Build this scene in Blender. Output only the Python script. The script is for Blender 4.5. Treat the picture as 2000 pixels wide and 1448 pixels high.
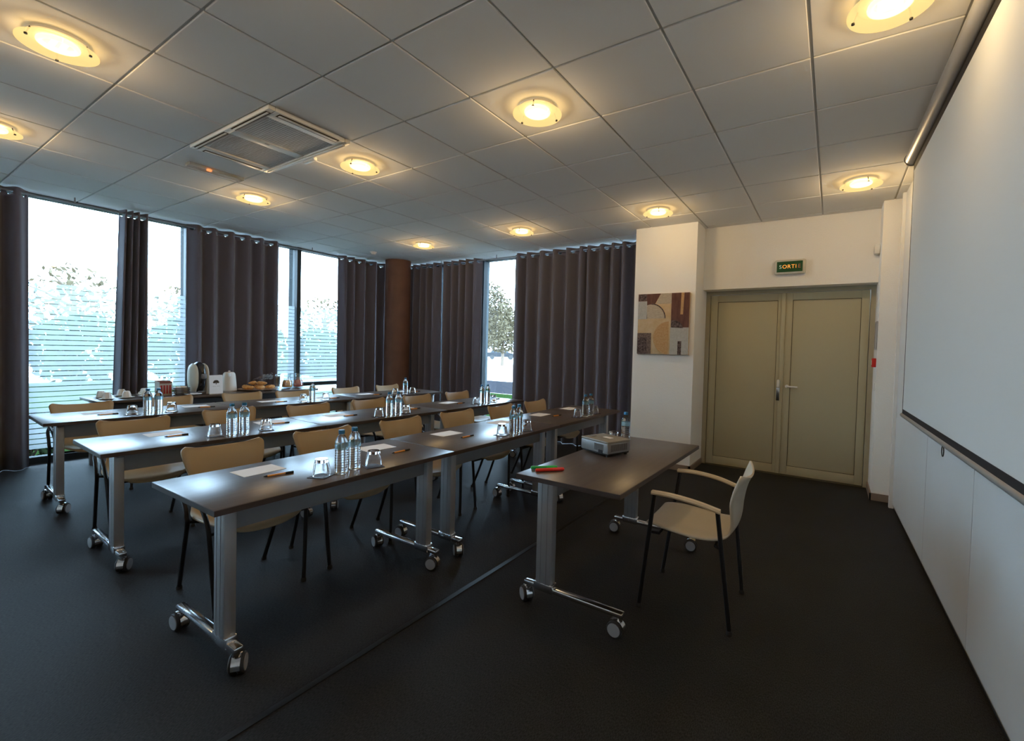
import bpy, bmesh, math, random
from mathutils import Vector, Matrix
random.seed(7)
PI = math.pi
for o in list(bpy.data.objects):
    bpy.data.objects.remove(o, do_unlink=True)
SC = bpy.context.scene
COL = SC.collection

# ------------------------------------------------------------------ camera, world, exposure
F_PX, YAW, PITCH, ROLL, PCX, PCY, CAM_H = 892.12, -.5689, -.026, .0267, 1055.17, 705.88, 1.4108
ZC = 2.957                                  # ceiling height
def cam_axes():
    f = Vector((math.sin(YAW)*math.cos(PITCH), math.cos(YAW)*math.cos(PITCH), math.sin(PITCH)))
    r = Vector((math.cos(YAW), -math.sin(YAW), 0)); u = r.cross(f)
    return math.cos(ROLL)*r + math.sin(ROLL)*u, -math.sin(ROLL)*r + math.cos(ROLL)*u, f
cr, cu, cf = cam_axes()
cam_d = bpy.data.cameras.new('camera'); cam = bpy.data.objects.new('camera', cam_d); COL.objects.link(cam)
cam.matrix_world = Matrix(((cr.x, cu.x, -cf.x, 0), (cr.y, cu.y, -cf.y, 0), (cr.z, cu.z, -cf.z, CAM_H), (0, 0, 0, 1)))
cam_d.sensor_width = 36; cam_d.lens = F_PX/2000*36
cam_d.shift_x = (1000-PCX)/2000; cam_d.shift_y = -(724-PCY)/2000
cam_d.clip_start = .05; cam_d.clip_end = 400
SC.camera = cam

SKY = 18.5
world = bpy.data.worlds.new('sky'); SC.world = world; world.use_nodes = True
bg = world.node_tree.nodes['Background']; bg.inputs[0].default_value = (.53, .755, 1, 1); bg.inputs[1].default_value = SKY
SC.view_settings.view_transform = 'Standard'; SC.view_settings.look = 'None'
SC.view_settings.gamma = 1; SC.view_settings.use_curve_mapping = False
SC.view_settings.exposure = 0.1
LAMP_W = 10.3

# ------------------------------------------------------------------ materials
MATS = {}
def mat(name, col, rough=.5, metal=0, spec=.5, emit=None, estr=0, trans=0, ior=1.45, noise=None, bump=None, coat=0, sheen=0):
    if name in MATS: return MATS[name]
    m = bpy.data.materials.new(name); m.use_nodes = True; nt = m.node_tree; p = nt.nodes['Principled BSDF']
    p.inputs['Base Color'].default_value = (*col, 1); p.inputs['Roughness'].default_value = rough
    p.inputs['Metallic'].default_value = metal; p.inputs['Specular IOR Level'].default_value = spec
    p.inputs['IOR'].default_value = ior; p.inputs['Transmission Weight'].default_value = trans
    p.inputs['Coat Weight'].default_value = coat; p.inputs['Sheen Weight'].default_value = sheen
    if emit: p.inputs['Emission Color'].default_value = (*emit, 1); p.inputs['Emission Strength'].default_value = estr
    if noise or bump:
        tc = nt.nodes.new('ShaderNodeTexCoord'); mp = nt.nodes.new('ShaderNodeMapping'); nt.links.new(tc.outputs['Object'], mp.inputs[0])
    if noise:   # (scale, (sx,sy,sz), second colour)
        n = nt.nodes.new('ShaderNodeTexNoise'); n.inputs['Scale'].default_value = noise[0]; n.inputs['Detail'].default_value = 5
        mp.inputs['Scale'].default_value = noise[1]; nt.links.new(mp.outputs[0], n.inputs['Vector'])
        mx = nt.nodes.new('ShaderNodeMix'); mx.data_type = 'RGBA'
        rp = nt.nodes.new('ShaderNodeValToRGB'); rp.color_ramp.elements[0].position = .35; rp.color_ramp.elements[1].position = .65
        nt.links.new(n.outputs['Fac'], rp.inputs[0]); nt.links.new(rp.outputs[0], mx.inputs[0])
        mx.inputs[6].default_value = (*col, 1); mx.inputs[7].default_value = (*noise[2], 1)
        nt.links.new(mx.outputs[2], p.inputs['Base Color'])
    if bump:    # (scale, strength)
        n2 = nt.nodes.new('ShaderNodeTexNoise'); n2.inputs['Scale'].default_value = bump[0]; n2.inputs['Detail'].default_value = 3
        nt.links.new(tc.outputs['Object'], n2.inputs['Vector'])
        b = nt.nodes.new('ShaderNodeBump'); b.inputs['Strength'].default_value = bump[1]; b.inputs['Distance'].default_value = .01
        nt.links.new(n2.outputs['Fac'], b.inputs['Height']); nt.links.new(b.outputs[0], p.inputs['Normal'])
    MATS[name] = m; return m

def mat_mix(name, a, b, fac):
    """mix of two simple shaders: ('transparent',col) ('translucent',col) ('glossy',col,rough) ('diffuse',col) ('emission',col,str)"""
    m = bpy.data.materials.new(name); m.use_nodes = True; nt = m.node_tree
    for n in list(nt.nodes): nt.nodes.remove(n)
    def mk(s):
        n = nt.nodes.new({'transparent': 'ShaderNodeBsdfTransparent', 'translucent': 'ShaderNodeBsdfTranslucent', 'glossy': 'ShaderNodeBsdfGlossy',
                          'diffuse': 'ShaderNodeBsdfDiffuse', 'emission': 'ShaderNodeEmission'}[s[0]])
        n.inputs['Color'].default_value = (*s[1], 1)
        if s[0] == 'glossy': n.inputs['Roughness'].default_value = s[2]
        if s[0] == 'emission': n.inputs['Strength'].default_value = s[2]
        return n
    mx = nt.nodes.new('ShaderNodeMixShader'); A = mk(a); B = mk(b); out = nt.nodes.new('ShaderNodeOutputMaterial')
    nt.links.new(A.outputs[0], mx.inputs[1]); nt.links.new(B.outputs[0], mx.inputs[2]); nt.links.new(mx.outputs[0], out.inputs[0])
    if fac == 'fresnel':
        fr = nt.nodes.new('ShaderNodeFresnel'); fr.inputs[0].default_value = 1.45; nt.links.new(fr.outputs[0], mx.inputs[0])
    else: mx.inputs[0].default_value = fac
    MATS[name] = m; return m

def mat_carpet():
    m = mat('carpet', (.03, .03, .032), .62, spec=.22); nt = m.node_tree; p = nt.nodes['Principled BSDF']
    tc = nt.nodes.new('ShaderNodeTexCoord'); mp = nt.nodes.new('ShaderNodeMapping'); mp.inputs['Scale'].default_value = (260, 90, 1)
    nt.links.new(tc.outputs['Object'], mp.inputs[0])
    n = nt.nodes.new('ShaderNodeTexNoise'); n.inputs['Scale'].default_value = 1; n.inputs['Detail'].default_value = 2; nt.links.new(mp.outputs[0], n.inputs['Vector'])
    n3 = nt.nodes.new('ShaderNodeTexNoise'); n3.inputs['Scale'].default_value = 2.2; nt.links.new(tc.outputs['Object'], n3.inputs['Vector'])
    rp = nt.nodes.new('ShaderNodeValToRGB'); e = rp.color_ramp.elements
    e[0].position = .34; e[0].color = (.009, .009, .0095, 1); e[1].position = .68; e[1].color = (.037, .037, .037, 1)
    nt.links.new(n.outputs['Fac'], rp.inputs[0])
    mx = nt.nodes.new('ShaderNodeMix'); mx.data_type = 'RGBA'; mx.blend_type = 'MULTIPLY'; mx.inputs[0].default_value = .5
    nt.links.new(rp.outputs[0], mx.inputs[6]); nt.links.new(n3.outputs['Fac'], mx.inputs[7])
    nt.links.new(mx.outputs[2], p.inputs['Base Color'])
    b = nt.nodes.new('ShaderNodeBump'); b.inputs['Strength'].default_value = .35; b.inputs['Distance'].default_value = .004
    nt.links.new(n.outputs['Fac'], b.inputs['Height']); nt.links.new(b.outputs[0], p.inputs['Normal'])
    return m
M_CARPET = mat_carpet()
M_WALL = mat('wall_paint', (.83, .82, .78), .85, spec=.2, bump=(90, .25))
M_TILE = mat('ceiling_tile_paint', (.76, .76, .745), .95, spec=.1, bump=(300, .1))
M_TBAR = mat('ceiling_grid', (.50, .50, .49), .5, spec=.4)
M_SLAB = mat('slab', (.3, .3, .3), .9)
M_PANEL = mat('white_panel', (.70, .71, .71), .45, spec=.4, noise=(1.1, (1, 1, 1), (.66, .66, .645)))
M_SCREEN = mat('screen_fabric', (.63, .65, .64), .8, spec=.15)
M_BLACK = mat('black_band', (.012, .012, .014), .7)
M_ALU = mat('alu_grey', (.36, .365, .37), .42, metal=.55, spec=.5)
M_BEAM = mat('beam_grey', (.27, .275, .28), .5, metal=.3)
M_CHROME = mat('chrome', (.75, .76, .78), .16, metal=1)
M_CASTER = mat('caster_grey', (.17, .17, .175), .5)
M_HUB = mat('caster_hub', (.30, .30, .31), .45)
M_RUBBER = mat('rubber', (.02, .02, .02), .6)
M_TOP = mat('walnut_laminate', (.090, .069, .056), .29, spec=.5, noise=(3, (14, .8, 1), (.072, .055, .045)))
M_EDGE = mat('walnut_edge', (.055, .038, .03), .4)
M_SHELL = mat('tan_shell', (.42, .305, .175), .45, spec=.4)
M_SHELLW = mat('cream_shell', (.52, .45, .34), .45, spec=.4)
M_ARM = mat('armrest', (.60, .50, .35), .45)
M_TUBE = mat('black_tube', (.008, .008, .01), .38, spec=.5)
M_CURT = mat('curtain_fabric', (.120, .116, .142), .85, spec=.15, sheen=.25, bump=(500, .15))
M_ROD = mat('curtain_rod_metal', (.30, .31, .33), .3, metal=.9)
M_FRAME = mat('window_frame', (.035, .048, .055), .55, spec=.25)
M_FIN = mat('outer_fin', (.016, .022, .024), .7, spec=.1)
M_GLASS = mat_mix('window_glass', ('transparent', (.97, .99, .99)), ('glossy', (1, 1, 1), .02), 'fresnel')
M_FILM = mat_mix('frosted_film', ('translucent', (.36, .39, .40)), ('transparent', (.70, .78, .80)), .32)
M_COLBR = mat('brown_column_paint', (.16, .078, .045), .6, noise=(5, (1, 1, 1), (.13, .062, .036)))
M_DOOR = mat('taupe_door', (.47, .43, .29), .5, spec=.3)
M_DOORF = mat('taupe_frame', (.40, .36, .25), .5)
M_SKIRT = mat('taupe_skirting', (.25, .19, .14), .6)
M_WHITEP = mat('white_plastic', (.74, .74, .71), .4)
M_PAPER = mat('paper', (.78, .77, .76), .8)
M_GLASSW = mat('clear_glass', (1, 1, 1), .02, trans=1, ior=1.45)
M_WATER = mat('water_bottle', (.95, .985, 1), .02, trans=1, ior=1.30)
M_CAP = mat('blue_cap', (.02, .17, .36), .4)
M_CAPD = mat('dark_cap', (.02, .03, .05), .4)
M_LABEL = mat_mix('bottle_label', ('diffuse', (.35, .6, .75)), ('transparent', (.75, .92, 1)), .62)
M_COASTER = mat('coaster', (.025, .025, .03), .6)
M_PENO = mat('orange_pen', (.80, .30, .02), .35)
M_PENB = mat('black_pen', (.015, .015, .015), .35)

# ------------------------------------------------------------------ mesh building
class MB:
    def __init__(s): s.v = []; s.f = []; s.m = []; s.mats = []
    def _mi(s, m):
        if m is None: return 0
        if m not in s.mats: s.mats.append(m)
        return s.mats.index(m)
    def add(s, vs, fs, m=None):
        b = len(s.v); s.v += [tuple(v) for v in vs]; k = s._mi(m)
        for f in fs: s.f.append(tuple(i+b for i in f)); s.m.append(k)
        return s
    def box(s, x0, x1, y0, y1, z0, z1, m=None, bev=0, tf=None):
        if bev:
            bm = bmesh.new(); bmesh.ops.create_cube(bm, size=1)
            for v in bm.verts: v.co = Vector(((x0+x1)/2+v.co.x*(x1-x0), (y0+y1)/2+v.co.y*(y1-y0), (z0+z1)/2+v.co.z*(z1-z0)))
            bmesh.ops.bevel(bm, geom=bm.edges[:], offset=bev, segments=2, affect='EDGES', profile=.5)
            bm.verts.index_update()
            vs = [v.co.copy() for v in bm.verts]; fs = [[v.index for v in f.verts] for f in bm.faces]; bm.free()
        else:
            vs = [Vector(p) for p in ((x0, y0, z0), (x1, y0, z0), (x1, y1, z0), (x0, y1, z0), (x0, y0, z1), (x1, y0, z1), (x1, y1, z1), (x0, y1, z1))]
            fs = [(0, 3, 2, 1), (4, 5, 6, 7), (0, 1, 5, 4), (1, 2, 6, 5), (2, 3, 7, 6), (3, 0, 4, 7)]
        if tf: vs = [tf(v) for v in vs]
        return s.add(vs, fs, m)
    def tube(s, pts, r, m=None, n=8, cap=True):
        pts = [Vector(p) for p in pts]; rs = r if isinstance(r, (list, tuple)) else [r]*len(pts)
        vs = []; fs = []; prev = None
        for i, p in enumerate(pts):
            t = ((pts[min(i+1, len(pts)-1)]-p).normalized() + (p-pts[max(i-1, 0)]).normalized()).normalized()
            if prev is None:
                a = Vector((0, 0, 1)) if abs(t.z) < .9 else Vector((1, 0, 0)); u = t.cross(a).normalized()
            else: u = (prev - t*prev.dot(t)).normalized()
            prev = u; w = t.cross(u)
            for k in range(n):
                a = 2*PI*k/n; vs.append(p + (u*math.cos(a)+w*math.sin(a))*rs[i])
        for i in range(len(pts)-1):
            for k in range(n): fs.append((i*n+k, i*n+(k+1) % n, (i+1)*n+(k+1) % n, (i+1)*n+k))
        if cap: fs.append(tuple(range(n-1, -1, -1))); fs.append(tuple((len(pts)-1)*n+k for k in range(n)))
        return s.add(vs, fs, m)
    def cyl(s, a, b, r, m=None, n=16): return s.tube([a, b], r, m, n)
    def lathe(s, prof, c=(0, 0, 0), m=None, n=20, rfun=None, capb=True, capt=True, axis='z'):
        vs = []; fs = []
        for (r, z) in prof:
            for k in range(n):
                a = 2*PI*k/n; rr = r if rfun is None else rfun(r, z, a, k)
                p = (rr*math.cos(a), rr*math.sin(a), z)
                if axis == 'x': p = (p[2], p[0], p[1])
                if axis == 'y': p = (p[0], p[2], p[1])
                vs.append((c[0]+p[0], c[1]+p[1], c[2]+p[2]))
        for i in range(len(prof)-1):
            for k in range(n): fs.append((i*n+k, i*n+(k+1) % n, (i+1)*n+(k+1) % n, (i+1)*n+k))
        if capb: fs.append(tuple(range(n-1, -1, -1)))
        if capt: fs.append(tuple((len(prof)-1)*n+k for k in range(n)))
        return s.add(vs, fs, m)
    def prism(s, poly, z0, z1, m=None, tf=None):
        n = len(poly); vs = [Vector((x, y, z0)) for x, y in poly]+[Vector((x, y, z1)) for x, y in poly]
        fs = [tuple(range(n-1, -1, -1)), tuple(range(n, 2*n))]+[(i, (i+1) % n, n+(i+1) % n, n+i) for i in range(n)]
        if tf: vs = [tf(v) for v in vs]
        return s.add(vs, fs, m)
    def mesh(s, name, m=None):
        me = bpy.data.meshes.new(name); me.from_pydata(s.v, [], s.f)
        for k in (s.mats or [m]): me.materials.append(k)
        if s.mats: me.polygons.foreach_set('material_index', s.m)
        return me
    def build(s, name, m=None, parent=None, smooth=True, fix=False):
        me = s.mesh(name, m)
        if fix:
            bm = bmesh.new(); bm.from_mesh(me); bmesh.ops.recalc_face_normals(bm, faces=bm.faces[:]); bm.to_mesh(me); bm.free()
        if smooth:
            me.polygons.foreach_set('use_smooth', [True]*len(me.polygons)); me.set_sharp_from_angle(angle=.62)
        me.update()
        o = bpy.data.objects.new(name, me); COL.objects.link(o)
        if parent: o.parent = parent
        return o
def tag(o, label, cat, group=None):
    o['label'] = label; o['category'] = cat
    if group: o['group'] = group
    return o
def struct(o, label=None):
    o['kind'] = 'structure'
    if label: o['label'] = label
    return o
def empty(name, loc=(0, 0, 0), rz=0):
    o = bpy.data.objects.new(name, None); COL.objects.link(o); o.location = loc; o.rotation_euler = (0, 0, rz); o.empty_display_size = .1; return o
def thing(name, label, cat, loc=(0, 0, 0), rz=0, group=None): return tag(empty(name, loc, rz), label, cat, group)
KIDS = {}
def kids(o): return [c for c in bpy.data.objects if c.parent == o]
def copy_tree(o, loc, rz, label, parent=None, group=None):
    c = o.copy(); COL.objects.link(c)
    if parent is None: c.location = loc; c.rotation_euler = (0, 0, rz)
    else: c.parent = parent
    if label: c['label'] = label
    if group: c['group'] = group
    for k in KIDS.setdefault(o.name, kids(o)): copy_tree(k, None, None, None, c)
    return c
def piece(name, src_mesh, loc, parent, rz=0):
    o = bpy.data.objects.new(name, src_mesh); COL.objects.link(o); o.location = loc; o.rotation_euler = (0, 0, rz); o.parent = parent; return o
def bez(pts, n=6):
    """Catmull-Rom through points"""
    P = [Vector(p) for p in pts]; out = []
    for i in range(len(P)-1):
        p0 = P[max(i-1, 0)]; p1 = P[i]; p2 = P[i+1]; p3 = P[min(i+2, len(P)-1)]
        for k in range(n):
            t = k/n; out.append(.5*((2*p1)+(p2-p0)*t+(2*p0-5*p1+4*p2-p3)*t*t+(3*p1-p0-3*p2+p3)*t**3))
    out.append(P[-1]); return out

# ------------------------------------------------------------------ the room
XL, XG, YB, YG, Y0 = -7.15, -7.42, 6.0, 6.28, -2.2
DW = 5.88                                   # door wall plane
struct(MB().box(XG-.1, .75, Y0-.15, YG+.15, -.2, 0).build('floor', M_CARPET), 'dark grey woven carpet floor')
struct(MB().box(-1.775, -1.745, Y0, 5.9, 0, .004).build('trim_1', mat('joint_strip', (.012, .013, .016), .35)), 'dark joint strip running along the carpet')
struct(MB().box(XG-.1, .75, Y0-.2, Y0, -.2, 3.2).build('wall_back', M_WALL), 'plain white rear wall')
ceil = struct(MB().box(XG-.3, .95, Y0-.3, YG+.35, ZC+.05, ZC+.3).build('ceiling', M_SLAB), 'suspended ceiling of square white tiles')
GX, GY = -.1469, 1.5623
tile_me = {}
def tile_mesh(w, d):
    k = (round(w, 3), round(d, 3))
    if k not in tile_me:
        tile_me[k] = MB().box(-w/2, w/2, -d/2, d/2, 0, .02, bev=.003).mesh('ceiling_tile', M_TILE)
    return tile_me[k]
xs = [GX+.6*k for k in range(-13, 3)]; ys = [GY+.6*k for k in range(-7, 9)]
xlim, ylim = (XG+.02, .60), (Y0, YG-.03)
for a, b in zip(xs, xs[1:]):
    for c, d in zip(ys, ys[1:]):
        x0, x1, y0, y1 = max(a, xlim[0]), min(b, xlim[1]), max(c, ylim[0]), min(d, ylim[1])
        if x1-x0 < .05 or y1-y0 < .05: continue
        if y1 > DW and x0 > -2.2: 
            y1 = min(y1, DW)
            if y1-y0 < .05: continue
        cx, cy = (a+b)/2, (c+d)/2
        if -4.36 < cx < -3.14 and 1.56 < cy < 2.17: continue
        piece('ceiling_tile', tile_mesh(x1-x0-.014, y1-y0-.014), ((x0+x1)/2, (y0+y1)/2, ZC), ceil)
for x in xs:
    if xlim[0] < x < xlim[1]:
        MB().box(x-.012, x+.012, ylim[0], ylim[1] if x < -2.2 else DW, ZC+.008, ZC+.03).build('ceiling_runner', M_TBAR, ceil, smooth=False)
for y in ys:
    if ylim[0] < y < ylim[1]:
        MB().box(xlim[0], xlim[1] if y < DW else -2.2, y-.012, y+.012, ZC+.009, ZC+.03).build('ceiling_runner', M_TBAR, ceil, smooth=False)

# white column with the picture, door wall, pillar beside the screen
struct(MB().box(-2.14, -1.385, 5.52, YG+.1, 0, ZC+.04).build('wall_column', M_WALL), 'white wall pier carrying the abstract canvas')
m = MB().box(-1.385, .37, DW, DW+.25, 2.2, ZC+.04).box(-1.385, .37, YG-.02, YG+.1, 0, 2.3)
struct(m.build('wall_door', M_WALL), 'white wall above the double door')
m = MB().box(.37, .75, 5.60, YG+.1, 0, ZC+.04)
struct(m.build('wall_pillar', M_WALL), 'white wall return between door and screen')
m = MB().box(-1.40, -1.373, 5.505, 6.09, 0, .07).box(-2.15, -1.373, 5.505, 5.52, 0, .07)
struct(m.build('baseboard_column', M_SKIRT), 'taupe skirting round the white pier')
m = MB().box(.357, .37, 5.588, 6.09, 0, .07).box(.357, .53, 5.588, 5.60, 0, .07)
struct(m.build('baseboard_pillar', M_SKIRT), 'taupe skirting of the wall return by the screen')

# double door
door = struct(empty('door_1', (0, 6.10, 0)), 'taupe double door with recessed panels')
m = MB().box(-1.385, -1.335, -.03, .05, 0, 2.20).box(.325, .37, -.03, .05, 0, 2.20).box(-1.335, .325, -.03, .05, 2.155, 2.20)
m.build('door_frame', M_DOORF, door)
MB().box(-1.385, .37, -.03, .08, 0, .006).build('threshold', mat('threshold_brass', (.3, .24, .14), .35, metal=.8), door)
for (x0, x1) in ((-1.33, -.507), (-.497, .32)):
    lf = MB().box(x0, x1, .0, .04, .012, 2.15, bev=.002).build('door_leaf', M_DOOR, door)
    a, b, c, d = x0+.085, x1-.06 if x0 < -1 else x1-.075, .115, 2.065
    m = MB()
    for (u0, u1, w0, w1) in ((x0, a, .012, 2.15), (b, x1, .012, 2.15), (a, b, .012, c), (a, b, d, 2.15)):
        m.box(u0+.001, u1-.001, -.012, .0, w0+.001, w1-.001, bev=.002)
    m.build('rail_border', M_DOOR, lf)
    m = MB()
    for (u0, u1, w0, w1) in ((a-.004, a+.004, c, d), (b-.004, b+.004, c, d), (a, b, c-.004, c+.004), (a, b, d-.004, d+.004)):
        m.box(u0, u1, -.001, .0, w0, w1)
    m.build('panel_groove', mat('groove', (.06, .05, .03), .8), lf, smooth=False)['kind'] = 'stuff'
m = MB().box(-.53, -.485, -.032, -.0, .015, 2.15, bev=.006)
m.build('meeting_strip', M_DOOR, door)
h = MB().box(-.548, -.512, -.045, -.032, .88, 1.13, bev=.005, m=M_CHROME).box(-.545, -.515, -.075, -.045, 1.03, 1.13, m=M_WHITEP, bev=.012).build('lock_plate', None, door)
h = MB().cyl((-.44, -.012, 1.055), (-.44, -.06, 1.055), .018, M_WHITEP).tube([(-.44, -.058, 1.055), (-.40, -.062, 1.052), (-.33, -.058, 1.05)], .010, M_WHITEP).build('lever_handle', None, door)

# ---- screen wall (slightly out of square with the rest of the room)
def sw(v):   # local: x = distance out of the wall (0 = panel face), y = along the room
    return Vector((.522 + .022*(5.43-v.y) - v.x, v.y, v.z))
wr = struct(MB().box(-.3, -.03, Y0-.1, 5.62, -.1, ZC+.05, tf=sw).build('wall_right', M_WALL, fix=True), 'white panelled wall behind the projection screen')
seams = [5.40, 3.96, 2.89, 1.82, .75, -.32, -1.39, -2.2]
for a, b in zip(seams[1:], seams[:-1]):
    MB().box(-.03, 0, a+.004, b-.004, .045, ZC+.01, tf=sw).build('wall_panel', M_PANEL, wr, smooth=False, fix=True)
MB().box(-.03, -.004, Y0, 5.4, .03, .045, tf=sw).build('base_strip', mat('gold_strip', (.45, .36, .2), .35, metal=.7), wr, smooth=False, fix=True)
MB().box(-.03, -.012, Y0, 5.4, 0, .03, tf=sw).build('kick_strip', M_BLACK, wr, smooth=False, fix=True)
m = MB().box(-.03, .025, 5.40, 5.44, 0, ZC, tf=sw).box(-.03, .012, 5.46, 5.52, 0, ZC, tf=sw)
struct(m.build('trim_2', M_WHITEP, fix=True, smooth=False), 'white upright edge trim of the screen wall')

# projection screen
scr = thing('projection_screen', 'large pale roll-down projection screen with black border on the right wall', 'projection screen', (0, 0, 0))
sy0, sy1, so = .25, 4.36, .085              # near edge lies behind the frame
m = MB().box(so-.002, so+.002, sy0, sy1, 1.035, 2.88, tf=sw); m.build('screen_fabric', M_SCREEN, scr, smooth=False, fix=True)
m = MB().box(so-.0035, so+.0035, sy0-.02, sy1+.012, 1.0, 1.035, tf=sw).box(so-.0035, so+.0035, sy1, sy1+.012, 1.035, 2.88, tf=sw).box(so-.0035, so+.0035, sy0-.02, sy0, 1.035, 2.88, tf=sw).box(so-.0035, so+.0035, sy0-.02, sy1+.012, 2.81, 2.90, tf=sw)
m.build('black_border', M_BLACK, scr, smooth=False, fix=True)
m = MB().tube([sw(Vector((so, sy0-.03, .988))), sw(Vector((so, sy1+.03, .988)))], .015, M_ALU, 12)
bar = m.build('bottom_bar', None, scr)
m = MB().tube([sw(Vector((so, 3.06+.022*math.cos(a), .948+.028*math.sin(a)))) for a in [2*PI*k/14 for k in range(15)]], .0025, M_TUBE, 6)
m.build('pull_ring', None, bar)
m = MB().tube([sw(Vector((so+.012, sy0-.06, 2.905))), sw(Vector((so+.012, sy1+.02, 2.905)))], .046, mat('roller_case', (.36, .36, .37), .35, metal=.3), 20)
rl = m.build('roller_case', None, scr)
for yy in (sy1+.02, sy0-.06): MB().tube([sw(Vector((so+.012, yy-.006, 2.905))), sw(Vector((so+.012, yy+.008, 2.905)))], .051, M_CASTER, 20).build('end_cap', None, rl)

# ---- windows: left wall (X = XG) and far wall (Y = YG)
def strip_mesh(L, along):
    z1 = .0485
    return MB().add([(0, -L/2, 0), (0, L/2, 0), (0, L/2, z1), (0, -L/2, z1)], [(0, 1, 2, 3)]).mesh('film_strip', M_FILM)
posts_l = [-2.2, -.4, 1.10, 2.66, 4.15, 5.66, YG]
wn = 0
for a, b in zip(posts_l, posts_l[1:]):
    wn += 1; w = struct(empty('window_%d' % wn, (XG, (a+b)/2, 0)), 'floor-length window with frosted horizontal bands'); L = b-a
    m = MB()
    for y in ((-L/2, L/2) if wn == 1 else (L/2,)): m.box(-.06, .075, y-.032, y+.032, 0, ZC+.05, m=M_FRAME).box(-.20, -.06, y-.020, y+.020, -.1, ZC+.05, m=M_FIN)
    m.box(-.05, .05, -L/2, L/2, 0, .07, m=M_FRAME).box(-.05, .06, -L/2, L/2, ZC-.035, ZC+.05, m=M_FRAME)
    if wn == 5: m.box(-.05, .05, -L/2, L/2, .70, .76, m=M_FRAME)
    m.build('window_frame', M_FRAME, w, smooth=False)
    MB().box(-.006, .006, -L/2+.03, L/2-.03, .07, ZC-.03).build('window_pane', M_GLASS, w, smooth=False)
    sm = strip_mesh(L-.07, 'y')
    for k in range(32): piece('film_strip', sm, (.012, 0, .155+.058*k), w)
posts_b = [XG, -6.30, -5.20, -3.7, -2.1]
for a, b in zip(posts_b, posts_b[1:]):
    wn += 1; w = struct(empty('window_%d' % wn, ((a+b)/2, YG, 0)), 'floor-length clear window onto the car park'); L = b-a
    m = MB()
    for x in (-L/2,): m.box(x-.032, x+.032, -.09, .06, 0, ZC+.05)
    m.box(-L/2, L/2, -.05, .05, 0, .07).box(-L/2, L/2, -.06, .05, ZC-.035, ZC+.05)
    m.build('window_frame', M_FRAME, w, smooth=False)
    MB().box(-L/2+.03, L/2-.03, -.006, .006, .07, ZC-.03).build('window_pane', M_GLASS, w, smooth=False)

# ---- curtains on rods
def curtain(name, p0, p1, nw, amp, label, seed, flare=(0, 0), zb=.006):
    """wavy cloth from p0 to p1 (XY), nw waves, real eyelet holes along the top"""
    rnd = random.Random(seed); p0 = Vector((*p0, 0)); p1 = Vector((*p1, 0)); d = p1-p0; L = d.length; d.normalize(); nrm = Vector((-d.y, d.x, 0))
    nc = 2*nw; ph = [rnd.uniform(.75, 1.15) for _ in range(nc+1)]; br = [rnd.uniform(.7, 1.3) for _ in range(nc)]; tot = sum(br)
    edges = [0]
    for b in br: edges.append(edges[-1]+b/tot)
    def P(c, t, z):     # c cell index, t in 0..1 inside the cell
        k = (2.905-z)/2.9
        u = edges[c]+(edges[c+1]-edges[c])*t
        s = (1 if c % 2 else -1)*math.sin(PI*(t-.5)) * amp*(1+k*(ph[c]*(1-t)+ph[c+1]*t-1)) + .012*k*math.sin(9*u+seed)
        s += .012*math.sin(2*PI*t)*min(1, k*3)*(ph[c]-.95)*4
        uu = u*L + flare[0]*k*(1-u) + flare[1]*k*u
        q = p0 + d*uu + nrm*s
        return (q.x, q.y, z)
    m = MB(); zt, h0, h1, n = 2.932, 2.918, 2.842, 8; zc, R = 2.880, .024
    def square(c):
        pts = []
        for i in range(n): pts.append((i/n, h1))
        for i in range(n): pts.append((1, h1+(h0-h1)*i/n))
        for i in range(n): pts.append((1-i/n, h0))
        for i in range(n): pts.append((0, h0-(h0-h1)*i/n))
        return pts
    for c in range(nc):
        w = (edges[c+1]-edges[c])*L; tr = min(.34, R/max(w, .05)*.75)
        sq = square(c); vs = []; fs = []
        for (t, z) in sq:
            vs.append(P(c, t, z))
            a = math.atan2((z-(h0+h1)/2)/((h0-h1)/2), (t-.5)/.5)
            vs.append(P(c, .5+tr*math.cos(a), zc+R*math.sin(a)))
        N = len(sq)
        for i in range(N):
            j = (i+1) % N; fs.append((2*i, 2*j, 2*j+1, 2*i+1))
        m.add(vs, fs)
        rows = [zt, h0]; vs = [P(c, i/n, z) for z in rows for i in range(n+1)]
        m.add(vs, [(i, n+1+i, n+2+i, i+1) for i in range(n)])
        zs = [h1-(h1-zb)*q/12 for q in range(13)]
        vs = [P(c, i/n, z) for z in zs for i in range(n+1)]
        m.add(vs, [(r*(n+1)+i, (r+1)*(n+1)+i, (r+1)*(n+1)+i+1, r*(n+1)+i+1) for r in range(12) for i in range(n)])
    me = m.mesh(name, M_CURT); bm = bmesh.new(); bm.from_mesh(me); bmesh.ops.remove_doubles(bm, verts=bm.verts[:], dist=.0004)
    bmesh.ops.recalc_face_normals(bm, faces=bm.faces[:]); bm.to_mesh(me); bm.free()
    me.polygons.foreach_set('use_smooth', [True]*len(me.polygons))
    o = bpy.data.objects.new(name, me); COL.objects.link(o)
    sd = o.modifiers.new('thickness', 'SOLIDIFY'); sd.thickness = .003
    tag(o, label, 'curtain', 'brown eyelet curtains')
    return o
curtain('curtain', (XL, -.15), (XL, 1.16), 7, .060, 'brown curtain cut by the left edge of the picture', 1)
curtain('curtain', (XL, 1.89), (XL, 2.16), 4, .065, 'narrow bunched brown curtain between the two left window gaps', 2, flare=(-.07, .0))
curtain('curtain', (XL, 2.56), (XL, 3.745), 6, .055, 'wide brown curtain behind the coffee machine and pastries', 3)
curtain('curtain', (XL, 4.74), (XL, 5.72), 5, .055, 'brown curtain just left of the round brown column', 4)
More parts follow.
